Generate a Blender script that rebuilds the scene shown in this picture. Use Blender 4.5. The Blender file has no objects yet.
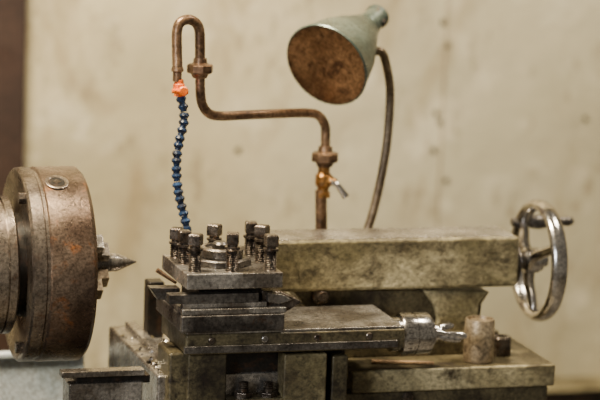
import bpy, bmesh, math, random
from mathutils import Vector, Matrix
random.seed(4)
U=0.0013            # one lathe unit in metres
F=2500.0; YAW=math.radians(17.2); PIT=math.radians(9.9); ROL=math.radians(2.2)
O=Vector((0,0,1.18)); DIST=F*U
fwd=Vector((math.sin(YAW)*math.cos(PIT),math.cos(YAW)*math.cos(PIT),-math.sin(PIT)))
r0=fwd.cross(Vector((0,0,1))).normalized(); u0=r0.cross(fwd)
rt=(r0*math.cos(ROL)+u0*math.sin(ROL)).normalized(); up=rt.cross(fwd)
CAM=O-fwd*DIST
def P(px,py,y):
    """survey helper: photo measurement -> point on the vertical plane y (lathe units)"""
    d=fwd*F+rt*(px-300)+up*(200-py)
    t=(y*U-CAM.y)/d.y
    p=CAM+d*t
    return Vector((p.x/U,y,p.z/U))
# ---------------- materials
def ramp(nt,fac,stops):
    r=nt.nodes.new('ShaderNodeValToRGB'); e=r.color_ramp.elements
    while len(e)<len(stops): e.new(0.5)
    for i,(p,c) in enumerate(stops):
        e[i].position=p; e[i].color=(c[0],c[1],c[2],1) if hasattr(c,'__len__') else (c,c,c,1)
    nt.links.new(fac,r.inputs[0]); return r.outputs[0]
def noise(nt,vec,scale,detail=8,rough=.6,dist=0):
    n=nt.nodes.new('ShaderNodeTexNoise'); n.inputs['Scale'].default_value=scale
    n.inputs['Detail'].default_value=detail; n.inputs['Roughness'].default_value=rough
    n.inputs['Distortion'].default_value=dist
    nt.links.new(vec,n.inputs['Vector']); return n.outputs['Fac']
def mix(nt,f,a,b,mode='MIX'):
    m=nt.nodes.new('ShaderNodeMix'); m.data_type='RGBA'; m.blend_type=mode
    if isinstance(f,float): m.inputs[0].default_value=f
    else: nt.links.new(f,m.inputs[0])
    nt.links.new(a,m.inputs[6])
    if isinstance(b,tuple): m.inputs[7].default_value=(*b,1)
    else: nt.links.new(b,m.inputs[7])
    return m.outputs[2]
def mat(name,c1,c2,c3=None,s=25,th=(.5,.62),rough=(.35,.7),metal=.6,bump=.3,stretch=(1,1,1),fine=260,bd=.0012,c4=None):
    m=bpy.data.materials.new(name); m.use_nodes=True; nt=m.node_tree
    b=nt.nodes['Principled BSDF']
    tc=nt.nodes.new('ShaderNodeTexCoord'); mp=nt.nodes.new('ShaderNodeMapping')
    mp.inputs['Scale'].default_value=stretch
    nt.links.new(tc.outputs['Object'],mp.inputs['Vector']); v=mp.outputs[0]
    n1=noise(nt,v,s); col=ramp(nt,n1,[(.38,c1),(.62,c2)])
    n2=noise(nt,v,s*2.7,10,.7,.4)
    if c4: # big soft grime patches
        col=mix(nt,ramp(nt,noise(nt,v,s*.6,6,.6,.6),[(.46,0.),(.60,.9)]),col,c4)
    if c3: col=mix(nt,ramp(nt,n2,[(th[0],0.),(th[1],1.)]),col,c3)
    n3=noise(nt,v,fine,6,.7)
    col=mix(nt,.8,col,ramp(nt,n3,[(.34,.25),(.66,1.45)]),'MULTIPLY')
    nt.links.new(col,b.inputs['Base Color'])
    rr=ramp(nt,n2,[(.3,rough[0]),(.7,rough[1])]); nt.links.new(rr,b.inputs['Roughness'])
    b.inputs['Metallic'].default_value=metal
    bp=nt.nodes.new('ShaderNodeBump'); bp.inputs['Strength'].default_value=bump; bp.inputs['Distance'].default_value=bd
    ad=nt.nodes.new('ShaderNodeMath'); ad.operation='ADD'; nt.links.new(n2,ad.inputs[0]); nt.links.new(n3,ad.inputs[1])
    nt.links.new(ad.outputs[0],bp.inputs['Height']); nt.links.new(bp.outputs[0],b.inputs['Normal'])
    return m
M={}
M['chuck']=mat('rusty_chuck_steel',(.13,.085,.06),(.32,.235,.17),(.33,.12,.035),s=11,th=(.56,.70),rough=(.2,.42),metal=.75,bump=.4,fine=320,c4=(.06,.038,.026))
M['chuckband']=mat('chuck_band_steel',(.14,.11,.09),(.36,.30,.24),(.13,.07,.04),s=18,th=(.55,.7),rough=(.2,.4),metal=.85,bump=.25)
M['dark']=mat('dark_iron_and_hollows',(.008,.007,.006),(.022,.018,.015),(.04,.02,.01),s=30,rough=(.3,.55),metal=.4)  # dark iron parts, also the dark of socket holes and rail gap
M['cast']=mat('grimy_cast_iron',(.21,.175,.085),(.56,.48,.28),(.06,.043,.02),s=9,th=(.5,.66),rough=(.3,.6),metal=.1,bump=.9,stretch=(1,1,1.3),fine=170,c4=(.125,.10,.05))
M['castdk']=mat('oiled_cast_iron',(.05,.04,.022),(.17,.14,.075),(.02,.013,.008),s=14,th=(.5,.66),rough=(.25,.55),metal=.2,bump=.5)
M['steel']=mat('worn_steel',(.28,.26,.235),(.58,.545,.50),(.11,.07,.04),s=20,th=(.57,.70),rough=(.16,.38),metal=.8,bump=.25,c4=(.17,.145,.12))
M['steeldk']=mat('dark_worn_steel',(.06,.053,.048),(.2,.183,.165),(.08,.042,.023),s=28,th=(.56,.7),rough=(.2,.42),metal=.75,bump=.25)
M['bolt']=mat('blackened_bolt',(.045,.034,.027),(.18,.148,.12),(.14,.07,.034),s=60,th=(.55,.7),rough=(.18,.38),metal=.75,bump=.25)
M['chrome']=mat('handwheel_steel',(.42,.40,.38),(.72,.69,.66),(.20,.14,.09),s=14,th=(.62,.76),rough=(.12,.26),metal=1.,bump=.06)
M['pipe']=mat('old_copper_pipe',(.11,.06,.033),(.30,.185,.105),(.045,.03,.022),s=35,th=(.52,.68),rough=(.24,.42),metal=.65,bump=.3)
M['brass']=mat('old_brass',(.30,.13,.03),(.46,.24,.07),(.07,.04,.02),s=40,th=(.56,.7),rough=(.22,.4),metal=.75,bump=.2)
M['goose']=mat('gooseneck_metal',(.09,.062,.036),(.20,.148,.092),None,s=30,rough=(.28,.45),metal=.55,bump=.2)
M['shade']=mat('lamp_shade_enamel',(.065,.09,.075),(.16,.195,.16),(.15,.10,.05),s=12,th=(.6,.7),rough=(.2,.42),metal=.4,bump=.2)
M['shadein']=mat('lamp_shade_inside_rust',(.17,.08,.033),(.42,.23,.105),(.09,.04,.018),s=16,th=(.50,.66),rough=(.28,.5),metal=.5,bump=.25)
M['blue']=mat('blue_hose_plastic',(.008,.022,.06),(.022,.055,.13),(.015,.015,.02),s=40,rough=(.2,.4),metal=0,bump=.1)
M['orange']=mat('orange_plastic',(.85,.12,.004),(.95,.2,.008),(.35,.09,.02),s=60,th=(.62,.72),rough=(.3,.5),metal=0,bump=.1)
M['can']=mat('tin_cup_brown',(.20,.145,.085),(.50,.40,.265),(.09,.06,.036),s=18,th=(.52,.68),rough=(.26,.5),metal=.5,bump=.4)
M['seam']=mat('seam_paint',(.30,.24,.15),(.42,.34,.22),None,s=18,rough=(.6,.8),metal=0,bump=.2)
M['palesheet']=mat('pale_blue_backdrop',(.5,.6,.68),(.75,.82,.87),(.3,.3,.3),s=16,th=(.56,.72),rough=(.5,.8),metal=0,bump=.3)  # pale tone of the bright background, put on the added sheet
M['brownpost']=mat('dark_brown_paint',(.028,.013,.008),(.06,.03,.019),None,s=3,rough=(.5,.8),metal=0,bump=.1)
M['wood']=mat('oily_stick',(.22,.12,.05),(.4,.24,.11),None,s=30,rough=(.4,.7),metal=0,bump=.2)
M['concrete']=mat('floor_concrete',(.13,.12,.1),(.25,.23,.2),(.08,.07,.06),s=2,rough=(.5,.9),metal=0,bump=.3)
# wall
m=bpy.data.materials.new('stained_plaster_panel'); m.use_nodes=True; nt=m.node_tree; b=nt.nodes['Principled BSDF']
tc=nt.nodes.new('ShaderNodeTexCoord'); v=tc.outputs['Object']
mp=nt.nodes.new('ShaderNodeMapping'); mp.inputs['Scale'].default_value=(1.6,1,.7); nt.links.new(v,mp.inputs['Vector']); vs=mp.outputs[0]
col=ramp(nt,noise(nt,v,2.0,6,.55),[(.36,(.40,.34,.205)),(.64,(.62,.53,.335))])
col=mix(nt,ramp(nt,noise(nt,v,1.3,4,.5),[(.45,0.),(.62,.5)]),col,(.47,.45,.33))
col=mix(nt,ramp(nt,noise(nt,vs,4.3,8,.66,.8),[(.50,0.),(.66,.6)]),col,(.27,.185,.085))
col=mix(nt,ramp(nt,noise(nt,v,9,8,.7),[(.54,0.),(.66,.6)]),col,(.70,.635,.46))
col=mix(nt,ramp(nt,noise(nt,vs,17,8,.7),[(.56,0.),(.68,.6)]),col,(.20,.145,.08))
nt.links.new(col,b.inputs['Base Color']); b.inputs['Roughness'].default_value=.7
bp=nt.nodes.new('ShaderNodeBump'); bp.inputs['Strength'].default_value=.4; bp.inputs['Distance'].default_value=.012
nt.links.new(noise(nt,v,14),bp.inputs['Height']); nt.links.new(bp.outputs[0],b.inputs['Normal'])
M['wall']=m
# ---------------- mesh helpers
def group(name):
    e=bpy.data.objects.new(name,None); bpy.context.scene.collection.objects.link(e); e.empty_display_size=.05; return e
def finish(bm,name,par,mt,bevel=0,smooth=True,mats=None):
    bmesh.ops.recalc_face_normals(bm,faces=bm.faces)
    for v in bm.verts: v.co*=U
    bm.normal_update()
    for f in bm.faces: f.smooth=smooth
    for e in bm.edges:
        if len(e.link_faces)==2 and e.calc_face_angle(0)>math.radians(32): e.smooth=False
    me=bpy.data.meshes.new(name); bm.to_mesh(me); bm.free()
    ob=bpy.data.objects.new(name,me); bpy.context.scene.collection.objects.link(ob)
    me.materials.append(M[mt])
    if par: ob.parent=par
    if bevel:
        md=ob.modifiers.new('bevel','BEVEL'); md.width=bevel*U; md.segments=3; md.limit_method='ANGLE'; md.angle_limit=math.radians(35); md.harden_normals=True
    return ob
def box(name,par,x0,x1,y0,y1,z0,z1,mt,bevel=1.5):
    bm=bmesh.new(); bmesh.ops.create_cube(bm,size=1)
    for v in bm.verts:
        v.co=Vector(((x0+x1)/2+v.co.x*(x1-x0),(y0+y1)/2+v.co.y*(y1-y0),(z0+z1)/2+v.co.z*(z1-z0)))
    return finish(bm,name,par,mt,bevel)
def ext(px0,py0,px1,py1,yf):
    cx=(px0+px1)/2; cy=(py0+py1)/2
    return P(px0,cy,yf).x,P(px1,cy,yf).x,P(cx,py1,yf).z,P(cx,py0,yf).z
def boxp(name,par,px0,py0,px1,py1,yf,yb,mt,bevel=1.5):
    x0,x1,z0,z1=ext(px0,py0,px1,py1,yf)
    return box(name,par,x0,x1,yf,yb,z0,z1,mt,bevel)
def frame(ax):
    ax=ax.normalized(); a=Vector((0,0,1)) if abs(ax.z)<.9 else Vector((1,0,0))
    u=ax.cross(a).normalized(); return ax,u,ax.cross(u)
def rev(name,par,o,ax,prof,mt,seg=48,bevel=0,rot=0,closed=False):
    """revolve (t,r) profile about axis"""
    ax,u,w=frame(ax); bm=bmesh.new(); rings=[]
    for t,r in prof:
        if r<=1e-4: rings.append([bm.verts.new(o+ax*t)])
        else: rings.append([bm.verts.new(o+ax*t+(u*math.cos(rot+2*math.pi*i/seg)+w*math.sin(rot+2*math.pi*i/seg))*r) for i in range(seg)])
    def bridge(a,b_):
        for i in range(seg):
            j=(i+1)%seg
            if len(a)==1 and len(b_)==1: return
            if len(a)==1: bm.faces.new((a[0],b_[i],b_[j]))
            elif len(b_)==1: bm.faces.new((a[i],a[j],b_[0]))
            else: bm.faces.new((a[i],a[j],b_[j],b_[i]))
    for k in range(len(rings)-1): bridge(rings[k],rings[k+1])
    if closed: bridge(rings[-1],rings[0])
    else:
        for R in (rings[0],rings[-1]):
            if len(R)>1: bm.faces.new(R)
    return finish(bm,name,par,mt,bevel)
def cyl(name,par,a,b_,r,mt,seg=32,bevel=0,r2=None,rot=0):
    return rev(name,par,a,b_-a,[(0,r),((b_-a).length,r if r2 is None else r2)],mt,seg,bevel,rot)
def catmull(pts,n=8):
    out=[]; q=[pts[0]*2-pts[1]]+pts+[pts[-1]*2-pts[-2]]
    for i in range(1,len(q)-2):
        for k in range(n):
            t=k/n; a,b_,c,d=q[i-1],q[i],q[i+1],q[i+2]
            out.append(.5*((2*b_)+(c-a)*t+(2*a-5*b_+4*c-d)*t*t+(3*b_-a-3*c+d)*t**3))
    out.append(pts[-1]); return out
def tube(name,par,pts,r,mt,seg=16,n=8,rf=None):
    c=catmull(pts,n); bm=bmesh.new(); rings=[]; prev=None
    for i,p in enumerate(c):
        t=(c[min(i+1,len(c)-1)]-c[max(i-1,0)]).normalized()
        if prev is None: _,u,w=frame(t)
        else:
            u=(prev-t*prev.dot(t)).normalized(); w=t.cross(u)
        prev=u; rr=rf(i/(len(c)-1)) if rf else r
        rings.append([bm.verts.new(p+(u*math.cos(2*math.pi*k/seg)+w*math.sin(2*math.pi*k/seg))*rr) for k in range(seg)])
    for a,b_ in zip(rings,rings[1:]):
        for k in range(seg):
            j=(k+1)%seg; bm.faces.new((a[k],a[j],b_[j],b_[k]))
    bm.faces.new(rings[0]); bm.faces.new(rings[-1])
    return finish(bm,name,par,mt)
def prism(name,par,pts,y0,y1,mt,bevel=1):
    bm=bmesh.new(); a=[bm.verts.new(Vector((x,y0,z))) for x,z in pts]; b_=[bm.verts.new(Vector((x,y1,z))) for x,z in pts]
    bm.faces.new(a); bm.faces.new(b_)
    for i in range(len(a)):
        j=(i+1)%len(a); bm.faces.new((a[i],a[j],b_[j],b_[i]))
    return finish(bm,name,par,mt,bevel)
X=Vector((1,0,0)); Y=Vector((0,1,0)); Z=Vector((0,0,1))
FL=0.0
# ---------------- room
WY=700
box('wall_back',None,-2200,3200,WY,WY+60,FL,2700,'wall',0)
box('floor',None,-2200,3200,-2600,WY,-40,FL,'concrete',0)
x0,x1,_,_=ext(-260,0,26,100,WY-30)
box('trim_1',None,x0,x1,WY-30,WY,FL,2700,'brownpost',2)
# panel seam and screw heads on the wall
g=group('trim_2')
sx=P(444,100,WY-3).x
box('seam_strip',g,sx-1.0,sx+1.0,WY-1.5,WY,FL+10,2690,'seam',.3)
for (px,py) in ((443,22),(447,45),(436,113),(440,122),(446,180),(433,150),(238,150),(585,118)):
    p=P(px,py,WY); rev('screw_%d'%px,g,p,-Y,[(0,4),(1.8,4),(3,2.5),(3,0)],'castdk',16)
x0,x1,z0,z1=ext(480,384,900,420,WY-60)
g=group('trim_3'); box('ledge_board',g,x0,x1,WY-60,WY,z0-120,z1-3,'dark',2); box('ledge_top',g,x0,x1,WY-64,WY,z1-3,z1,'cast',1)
# ---------------- chuck
c=P(78,263,0); cx0=P(15,263,0).x; cx1=c.x; ax=Vector((cx0,0,c.z)); L=cx1-cx0
g=group('lathe_chuck')
R=95
rev('chuck_body',g,ax,X,[(17,0),(17,R-1.5),(18.5,R),(L-4,R),(L,R-4),(L,R-16),(L-2,R-18),(L-2,R-30),(L,R-32),(L,24),(L-6,20),(L-6,0)],'chuck',96)
rev('chuck_rear_band',g,ax,X,[(3,R-14),(0,R-8),(0,R-2.5),(2,R-.5),(13,R-.5),(14.5,R-2.2),(17.2,R-2.2),(17.2,0)],'chuckband',96)
rev('chuck_rear_face',g,ax,X,[(4,0),(4,R-15),(2.6,R-13),(9,R-12),(9,0)],'dark',96)
for i,ang in enumerate((24,204)):
    a=math.radians(ang); n=Vector((0,-math.sin(a),math.cos(a))); s=ax+X*(P(47,263,0).x-cx0)+n*(R-.6)
    rev('key_socket_ring_%d'%i,g,s,n,[(0,11.5),(1.6,11.5),(1.9,11),(1.9,8.5),(1.1,7.5),(1.1,0)],'chuckband',32)
    rev('key_socket_hole_shade_%d'%i,g,s+n*1.0,n,[(0,7.6),(.6,7.6),(.6,0)],'dark',24)  # raised dark disc, the hole's shade is in its colour
    rev('key_socket_square_%d'%i,g,s+n*1.5,n,[(0,4.2),(.5,4.2),(.5,0)],'bolt',4)
for i in range(4):
    a=math.radians(45+90*i); n=Vector((0,-math.sin(a),math.cos(a))); t=X.cross(n)
    bm=bmesh.new()
    prof=[(13,-1),(13,27),(24,27),(24,19),(38,19),(38,8),(58,8),(58,-1)]
    o=ax+X*L
    A=[bm.verts.new(o+n*r_+X*e-t*8) for r_,e in prof]; B=[bm.verts.new(o+n*r_+X*e+t*8) for r_,e in prof]
    bm.faces.new(A); bm.faces.new(B)
    for k in range(len(A)): bm.faces.new((A[k],A[(k+1)%len(A)],B[(k+1)%len(A)],B[k]))
    finish(bm,'jaw_%d'%i,g,'steel' if i!=1 else 'can',.8)
rev('center_collar',g,ax+X*(L-6),X,[(0,14),(26,14),(27,11),(35,11),(36,9),(38,9),(38,0)],'steeldk',32)
rev('center_point',g,ax+X*(L+30),X,[(0,9),(8,9),(11,8),(28,.8),(29,0)],'steel',32)
rev('back_plate',g,ax-X*8,X,[(0,0),(0,50),(12,50),(12,0)],'dark',64)
for i in range(3):
    a=math.radians(150+120*i); n=Vector((0,-math.sin(a),math.cos(a)))
    cyl('back_bolt_%d'%i,g,ax+n*84-X*6,ax+n*84+X*2,6,'bolt',6,.5)
# headstock
g=group('lathe_headstock')
rev('spindle_flange',g,ax-X*7,-X,[(0,0),(0,64),(2,67),(9,67),(9,64),(11,64),(11,67),(60,67),(62,69),(200,69),(200,0)],'chuckband',64)
hx=ax.x-110
box('headstock_casting',g,hx-430,hx,-140,120,ax.z-175,ax.z+130,'castdk',14)
for i,px in enumerate((-300,-180)):
    rev('speed_knob_%d'%i,g,Vector((hx+px,-140,ax.z+40)),-Y,[(0,22),(8,22),(10,18),(10,8),(26,8),(28,14),(40,14),(44,8),(44,0)],'steeldk',32)
# ---------------- tool post
g=group('lathe_tool_post')
x0,x1,z0,z1=ext(187,273.5,283,289,-140)
tx0,tx1,tz=x0,x1,z1
box('top_plate',g,x0,x1,-140,-42,z0,z1,'steel',1.2)
box('clamp_core',g,x0+16,x1-16,-124,-58,z0-20,z0,'dark',1)
box('bottom_plate',g,x0-4,x1+4,-142,-40,z0-24,z0-18.5,'steel',1)
box('tool_bar_front',g,x0-16,x1-22,-137,-124,z0-14,z0-5,'steeldk',.8)
box('tool_bar_shim',g,x0-2,x1-14,-136,-124,z0-18.5,z0-14,'steel',.5)
q=[P(a,b_,-110) for a,b_ in ((150,288),(180,288),(180,300),(158,300))]
prism('tool_bit_back',g,[(a.x,a.z) for a in q],-110,-96,'steeldk',.7)
q=[P(a,b_,-130) for a,b_ in ((262,291),(281,292),(301,301),(300,304),(286,312),(274,312),(262,307))]
prism('tool_bit_right',g,[(a.x,a.z) for a in q],-130,-108,'bolt',1)
q=[P(a,b_,-136) for a,b_ in ((268,293),(284,295),(292,300),(280,304),(268,302))]
prism('tool_bit_tip',g,[(a.x,a.z) for a in q],-136,-130,'steel',.6)
a=P(157,270,-95); b_=P(176,283,-95); b_.x=max(b_.x,tx0-3)
tube('clamp_lever',g,[a,(a+b_)/2,b_],1.6,'pipe',12,8,rf=lambda s:2.4-1.0*s)
cc=Vector(((tx0+tx1)/2-2,-91,tz))
rev('octagon_nut',g,cc,Z,[(0,30),(5.5,30),(7,28),(7,0)],'steeldk',8,.6,rot=.39)
rev('clamp_collar',g,cc+Z*7,Z,[(0,21),(1,22),(8,22),(9.5,20),(9.5,15),(7,14),(7,0)],'steel',40)
rev('center_stud',g,cc+Z*13,Z,[(0,8),(6,8),(8,6),(8,0)],'steeldk',24)
def screw(nm,x,y,h,rt_):
    o=Vector((x,y,tz))
    prof=[(-.2,6.2)]; t=.3
    while t<h-16: prof+= [(t,6.2),(t+.8,5.2),(t+1.6,6.2)]; t+=1.8
    prof+=[(h-14.5,7.4),(h-12.5,7.4),(h-12,4.9),(h-10,4.9)]
    prof.append((h-10,0))
    rev(nm+'_thread',g,o,Z,prof,'bolt',20)
    rev(nm+'_head',g,o+Z*(h-10.5),Z,[(0,7),(1,8.2),(10,8.2),(11.5,6.6),(11.5,0)],'bolt',4,.4,rot=rt_)
for i,(px,y,h,ro) in enumerate(((176,-58,28,.3),(213.5,-54,30,.1),(250,-54,32,.6),(184,-88,31,.75),(195,-126,35,.2),(232,-128,36,.5),(270.5,-126,33,.8),(261,-88,35,.1))):
    screw('clamp_screw_%d'%i,P(px,262,y).x,y,h,ro)
plate_bottom=z0-24
# ---------------- compound slide
g=group('lathe_compound_slide')
x0,x1,z0,z1=ext(186,332,405,352,-142)
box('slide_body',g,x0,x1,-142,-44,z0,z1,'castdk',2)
box('slide_top_strip',g,x0+1,x1-1,-141,-46,z1-.2,z1+2.6,'steel',1)
cz=z1+2.4
box('swivel_block',g,tx0-5,tx1+2,-144,-42,cz,max(plate_bottom-.2,cz+4),'steeldk',1.5)
box('gib_strip',g,x0-2,x1-8,-145,-141.5,z0+2,z0+9,'steeldk',.6)
for i in range(4):
    xx=x0+25+i*52; rev('gib_screw_%d'%i,g,Vector((xx,-141.5,z1-6)),-Y,[(0,3.4),(1.4,3.4),(2,2.6),(2,0)],'steel' if i==1 else 'bolt',16)
d=P(399,334,-95)
rev('micrometer_dial',g,d,X,[(-10,0),(-10,17),(0,17),(0,20),(2,21),(12,21),(12.5,20),(14,20),(14.5,21),(28,21),(30,20),(31,17),(33,16),(33,0)],'chrome',64)
for i in range(48):
    a=2*math.pi*i/48; n=Vector((0,math.cos(a),math.sin(a)))
    if i%2==0: cyl('dial_mark_%d'%i,g,d+X*3+n*20.7,d+X*(11 if i%8==0 else 8)+n*20.7,.5,'dark',6)
rev('dial_hub',g,d+X*33,X,[(0,9),(6,9),(8,7),(10,7),(12,0)],'chrome',32)
h0=d+X*41
for i,(dy,dz) in enumerate(((-.55,-.45),(.75,.35))):
    dr=Vector((1.0,dy*.5,dz*.22)).normalized()
    rev('ball_handle_%d'%i,g,h0+Vector((-8,dy*5,dz*4)),dr,[(0,2.2),(6,3),(14,4.5),(24,4.8),(29,3.2),(31,0)],'chrome',24)
rev('handle_lever',g,h0+Vector((-4,-6,2)),Vector((1,-.2,-.12)),[(0,3),(8,2.2),(18,3.4),(26,4),(30,2.5),(31,0)],'chrome',24)
# ---------------- cross slide + saddle
g=group('lathe_saddle')
x0,x1,zz0,zz1=ext(186,352,355,470,-136)
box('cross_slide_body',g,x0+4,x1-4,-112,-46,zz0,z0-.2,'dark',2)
boxp('cross_slide_block_left',g,187,354,226,440,-132,-111,'castdk',2)
boxp('cross_slide_block_mid',g,283,354,326,440,-134,-111,'cast',2)
boxp('cross_slide_block_right',g,331,356,347,440,-128,-111,'castdk',2)
boxp('t_slot_strip',g,226,399,283,440,-134,-111,'castdk',1)
for i,px in enumerate((243,268)):
    b0=P(px,400,-124)
    rev('t_bolt_%d'%i,g,b0,Z,[(0,7),(4,7),(4,5),(12,5),(12,4.2),(13,5),(14,4.2),(15,5),(16,4.2),(17,5),(18,4.2),(19,0)],'bolt',20)
    rev('t_nut_%d'%i,g,b0+Z*2,Z,[(0,9),(6,9),(7,8),(7,0)],'bolt',6,.4)
x0,x1,sz0,sz1=ext(160,377,300,470,-128)
sx0=x0
box('saddle_casting',g,x0,x1,-114,100,sz0,sz1,'steel',2.5)
box('saddle_step',g,x0+16,x0+27,-110,96,sz1-.2,sz1+5,'steel',1)
boxp('saddle_front_left',g,168,353,190,450,-128,-80,'castdk',3)
for i in range(60):
    p=Vector((x0+3+random.random()*40,-112+random.random()*170,sz1))
    s=1.+random.random()*2.2
    rev('swarf_chip_%d'%i,g,p,Vector((random.random()-.5,random.random()-.5,1)),[(-1,s*.6),(0,s),(s*.8,s*.4),(s,0)],'chrome' if i%3 else 'castdk',5)
boxp('rear_bracket',g,148,282,164,345,40,60,'dark',2)
# ---------------- bed
g=group('lathe_bed')
x0,x1,bz0,bz1=ext(352,368,555,390,-86)
bedr=x1
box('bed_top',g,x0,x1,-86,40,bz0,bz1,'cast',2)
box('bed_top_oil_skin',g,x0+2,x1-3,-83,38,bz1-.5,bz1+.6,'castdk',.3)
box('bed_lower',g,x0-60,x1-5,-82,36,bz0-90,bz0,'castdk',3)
rev('bed_bolt',g,Vector((x0+60,-82,bz0-6)),-Y,[(0,6),(3,6),(4,4),(4,0)],'bolt',6)
lx0=P(70,390,-110).x
boxp('bed_left_block',g,69,383,142,440,-116,-84,'steel',1.5)
boxp('bed_left_rail',g,62,371,145,377,-118,-104,'steel',1)
boxp('bed_left_gap_fill',g,76,376,150,384,-110,-88,'dark',1)  # dark block filling the gap between rail and block
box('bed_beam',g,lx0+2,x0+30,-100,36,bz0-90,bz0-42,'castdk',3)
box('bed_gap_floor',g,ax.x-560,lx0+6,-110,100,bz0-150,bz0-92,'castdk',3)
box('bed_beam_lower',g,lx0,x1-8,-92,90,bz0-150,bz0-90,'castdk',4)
mbx=P(321,300,70).x
box('rear_shelf',g,mbx-30,mbx+110,41,120,bz1-60,bz1-20,'castdk',2)
box('rear_shelf_web',g,mbx-30,mbx+110,60,90,bz0-92,bz1-58,'castdk',2)
for i,(a,b_) in enumerate(((ax.x-540,ax.x-230),(x1-260,x1-30))):
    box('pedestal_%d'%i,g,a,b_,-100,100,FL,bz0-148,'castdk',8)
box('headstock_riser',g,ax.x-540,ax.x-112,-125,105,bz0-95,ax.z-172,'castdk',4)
# ---------------- tailstock
g=group('lathe_tailstock')
x0,x1,z0,z1=ext(272,239,519,290,-30)
tsx=x1
box('barrel_housing',g,x0,x1,-30,30,z0,z1,'cast',4)
box('housing_top_ridge',g,x0+3,x1-5,-26,26,z1-1,z1+.6,'steel',.4)
q=[P(a,b_,-22) for a,b_ in ((290,288),(490,292),(482,304),(480,322),(488,340),(300,340),(300,322),(306,308))]
prism('neck',g,[(a.x,a.z) for a in q],-22,24,'castdk',2)
q=[P(a,b_,-28) for a,b_ in ((424,291),(491,292),(480,305),(478,322),(486,338),(430,338),(438,320),(434,305))]
prism('neck_rib',g,[(a.x,a.z) for a in q],-28,-20,'cast',3)
x0b,x1b,zb0,_=ext(310,338,498,345,-32)
box('base',g,x0b,x1b,-34,34,bz1+.4,bz1+24,'castdk',2)
p=P(320,295,-22)
rev('clamp_bolt',g,p+Y*1,-Y,[(0,9),(6,9),(8,7),(8,0)],'bolt',24)
cyl('clamp_bolt_nut',g,p-Y*7,p-Y*11,6,'bolt',6,.5)
rev('quill',g,Vector((x0,0,P(400,262,0).z)),-X,[(-2,20),(40,20),(42,18),(42,10),(44,10),(58,0)],'steeldk',40)
rev('quill_cap',g,Vector((x1,0,P(520,262,0).z)),X,[(-1,24),(5,24),(7,21),(7,0)],'steeldk',40)
# handwheel
g=group('handwheel')
W=P(538,260,0)
rev('wheel_shaft',g,Vector((tsx+6,0,W.z)),X,[(0,9),(W.x-tsx-16,9),(W.x-tsx-16,0)],'steeldk',32)
hub=W-X*9
rev('wheel_hub',g,hub,X,[(-8,0),(-8,11),(-6,13),(8,13),(10,11),(12,11),(14,7),(18,7),(18,0)],'chrome',40)
pr=[]
for k in range(20):
    a=2*math.pi*k/20; pr.append((6*math.cos(a)*1.45,57.5+6*math.sin(a)))
rev('wheel_rim',g,W,X,pr,'chrome',96,closed=True)
for i in range(3):
    a=math.radians(35+120*i); n=Vector((0,math.cos(a),math.sin(a)))
    tube('wheel_spoke_%d'%i,g,[hub+n*8,hub+n*24+X*1,W+n*41-X*3,W+n*56],4,'chrome',16,8,rf=lambda s:6.2-1.8*s)
a=math.radians(33); n=Vector((0,math.cos(a),math.sin(a)))
rev('crank_handle',g,W+n*57-X*10,X,[(-2,0),(-2,4),(4,6),(10,4),(16,4.5),(20,7),(28,7.8),(42,6),(56,4.4),(62,5.2),(66,4),(68,2),(68.5,0)],'steeldk',32)
# ---------------- cup, bushing, stick on bed
p=P(478,358,-64); p.z=bz1+.7
g=group('tin_cup')
hh=44
rev('cup_body',g,p,Z,[(0,0),(0,14),(1,15),(3,15.2),(22,15.4),(hh-2,15),(hh,14.2),(hh,13),(hh-3,12.4),(hh-3,0)],'can',48)
p2=P(501,350,-42); p2.z=bz1+.7
g=group('steel_bushing'); rev('bushing_body',g,p2,Z,[(0,0),(0,10),(18,10),(20,8.5),(20,5),(12,4.5),(12,0)],'bolt',32)
g=group('wooden_stick'); a=P(372,357,-60); b_=P(434,362,-75); a.z=bz1+3; b_.z=bz1+3
cyl('stick_shaft',g,a,b_,2.2,'wood',10,0,1.6)
# ---------------- coolant pipe
g=group('coolant_pipe')
RZ=bz1-19.8
lo=P(321,228,70); lo.z=RZ
tube('riser',g,[lo,P(321,262,70),P(321,200,70),P(321,190,70)],6,'pipe',20)
rev('riser_foot',g,lo,Z,[(0,12),(4,12),(5,8),(10,8),(10,0)],'pipe',24)
tube('elbow_run',g,[P(325,158,70),P(325.5,140,70),P(325,126,70),P(319,116,68),P(308,113,66),P(280,113.5,55),(P(245,115,38)),P(222,116,24),P(210,114,16),P(203,106,12),P(200.5,94,10),P(200,76,10)],4.8,'pipe',20,8)
tube('gooseneck_end',g,[P(200,64,10),P(200,45,10),P(199.5,31,10),P(196,23,9),P(188,19.5,7),P(180,23,5),P(177,32,4),P(177,50,2),P(177.5,68,0)],5,'pipe',20,8)
def union(nm,px,py,y,s):
    c=P(px,py,y)
    rev(nm+'_nut',g,c-Z*4*s,Z,[(0,10*s),(1,11.5*s),(7*s,11.5*s),(8*s,10*s),(8*s,0)],'pipe',8,.3)
    rev(nm+'_collar',g,c-Z*8*s,Z,[(0,6*s),(4*s,8*s),(12*s,8*s),(13*s,6*s),(17*s,5.5*s),(17*s,0)],'pipe',24)
union('upper_union',200,68.5,10,1.15)
union('lower_union',325,157,70,1.25)
vc=P(323.5,180,70)
rev('valve_body',g,vc-Z*18,Z,[(0,7.5),(5,7.5),(6,6),(10,6),(13,8.5),(23,8.5),(26,6),(32,6),(33,7),(37,7),(37,0)],'brass',24)
rev('valve_stem',g,vc,Vector((.8,-.6,0)),[(0,5),(10,5),(10,3),(14,3),(14,0)],'brass',16)
st=P(334,182,58)
tube('valve_lever',g,[st-X*3,P(338,186,56),P(346,197,54)],2.6,'chrome',12,6,rf=lambda s:2.2+1.6*s)
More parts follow.
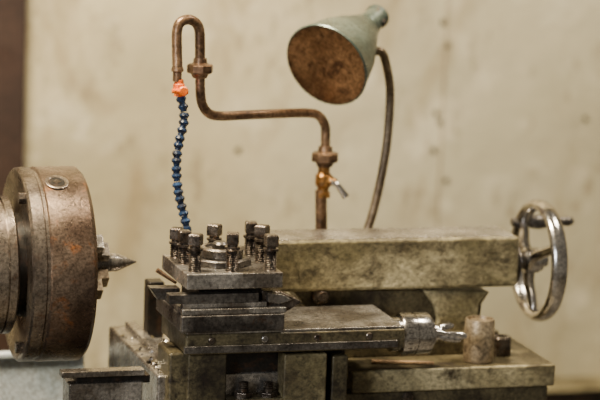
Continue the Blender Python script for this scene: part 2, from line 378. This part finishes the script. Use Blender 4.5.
# nozzle hose
g=group('coolant_hose')
e=P(177.5,68,0)
rev('hose_adapter',g,e+Z*1,-Z,[(0,5.2),(2,6),(4,6),(5,4.4),(14,4.4),(14,0)],'pipe',20)
e=P(179,82,0)
rev('orange_valve_body',g,e+Z*3,-Z,[(0,3),(1,4.5),(4,4.5),(5,5.6),(12,5.6),(13,4.6),(17,4.6),(17,0)],'orange',20)
rev('orange_valve_knob',g,P(181,90,0),-Y,[(0,3.4),(7,3.4),(7,5),(10,5),(11,4),(11,0)],'orange',12)
cyl('orange_valve_handle',g,P(172,91,-6),P(188,92,-6),2.4,'orange',12,.5)
path=catmull([P(180.5,97,0),P(183.5,108,-2),P(184,122,-4),P(180,138,-6),P(177,155,-8),P(176.5,172,-10),P(178,190,-12),P(181.5,206,-14),P(185,219,-16),P(187,232,-18)],10)
seg=[path[0]]; acc=0; step=7.6
for a,b_ in zip(path,path[1:]):
    acc+=(b_-a).length
    if acc>=step: seg.append(b_); acc-=step
for i,(a,b_) in enumerate(zip(seg,seg[1:])):
    rev('hose_link_%d'%i,g,a,b_-a,[(-1,0),(-1,2.8),(0,4.3),(2,5.2),(3.6,4.6),(5,3.3),(7.2,3.1),(7.2,0)],'blue',20)
a=seg[-1]; d=(seg[-1]-seg[-2]).normalized()
rev('hose_nozzle',g,a,d,[(-1,3),(0,4.6),(4,4.6),(14,2),(14,0)],'blue',20)
# ---------------- lamp
g=group('work_lamp')
mc=P(326,65.5,55)
axd=(.69*(.70*rt+.72*up)+.72*fwd).normalized()
RM=45.5
prof_o=[(0,RM),(1.5,RM+1),(3,RM),(18,RM-3.5),(36,RM-8.5),(54,RM-15.5),(70,RM-23),(84,RM-29),(87,13.5)]
rev('shade_outer',g,mc,axd,prof_o+[(86,12.6),(83,RM-29.8),(70,RM-23.8),(54,RM-16.3),(36,RM-9.2),(18,RM-4.2),(0,RM-.7)],'shade',72,closed=True)
rev('shade_inner',g,mc,axd,[(.3,RM-.9),(18,RM-4.6),(36,RM-10.2),(54,RM-17.8),(70,RM-25.4),(81,RM-31.5),(81,0),(81.8,0),(81.8,RM-31.2),(70,RM-25),(54,RM-17.4),(36,RM-9.8),(18,RM-4.3),(.3,RM-.6)],'shadein',72)
rev('lamp_socket',g,mc+axd*86,axd,[(0,13.6),(4,14),(8,13.6),(9,12),(24,12),(25,13.4),(28,13.4),(30,11),(32,5),(32,0)],'shade',32)
rev('bulb_holder',g,mc+axd*80,-axd,[(0,10),(14,10),(14,8),(16,0)],'dark',24)
rev('socket_key',g,mc+axd*98+rt*9,rt,[(0,4),(6,4),(7,2),(7,0)],'dark',12)
att=mc+axd*62+rt*12-up*16
tube('gooseneck',g,[att,P(381,52,85),P(387,68,85),P(390,90,85),P(389,120,84),P(386,150,82),P(380,183,80),P(373,212,78),P(367,232,76),P(364,255,75),Vector((P(363,262,75).x,75,RZ))],4.6,'goose',16,8)
rev('gooseneck_base',g,Vector((P(363,262,75).x,75,RZ)),Z,[(0,16),(4,16),(6,9),(14,8),(14,0)],'dark',24)
rev('shade_bracket',g,att-axd*6,axd,[(0,6),(2,7),(12,7),(14,5),(14,0)],'shade',20)
# ---------------- added pale sheet behind chuck, stands in for the bright bluish background
g=group('backdrop_panel')
x0,x1,_,z1=ext(-300,360,84,400,180)
box('backdrop_sheet',g,x0,x1,180,184,FL+6,z1,'palesheet',1)
box('backdrop_rim',g,x0,x1,176,188,z1-2,z1+4,'palesheet',1.5)
box('backdrop_foot',g,x0,x1,150,214,FL,FL+6,'palesheet',1)
# ---------------- lights
def area(n,loc,tgt,size,e,col):
    l=bpy.data.lights.new(n,'AREA'); l.energy=e; l.size=size; l.color=col; l.shape='DISK'
    o=bpy.data.objects.new(n,l); bpy.context.scene.collection.objects.link(o); o.location=loc
    o.rotation_euler=(Vector(tgt)-Vector(loc)).to_track_quat('-Z','Y').to_euler(); return o
area('ceiling_light_left',(-.6,-.15,2.5),(-.1,.1,1.15),.4,84,(1,.84,.58))
area('upper_right_light',(1.0,-.2,2.9),(.2,.0,1.1),.4,38,(1,.87,.68))  # unseen warm area light from upper right, aimed at the lathe
area('front_left_light_cool',(-2.2,-2.2,1.9),(-.2,0,1.1),.8,46,(.93,.96,1))  # unseen cool area light from front left, aimed at the lathe
w=bpy.data.worlds.new('world'); bpy.context.scene.world=w; w.use_nodes=True
w.node_tree.nodes['Background'].inputs[0].default_value=(1,.88,.68,1); w.node_tree.nodes['Background'].inputs[1].default_value=.2
# ---------------- camera
cd=bpy.data.cameras.new('camera'); co=bpy.data.objects.new('camera',cd); bpy.context.scene.collection.objects.link(co)
Mx=Matrix((rt,up,-fwd)).transposed().to_4x4(); Mx.translation=CAM; co.matrix_world=Mx
cd.sensor_width=36; cd.lens=36*F/600; cd.clip_end=50
cd.dof.use_dof=True; cd.dof.focus_distance=DIST-130*U; cd.dof.aperture_fstop=3.2
bpy.context.scene.camera=co
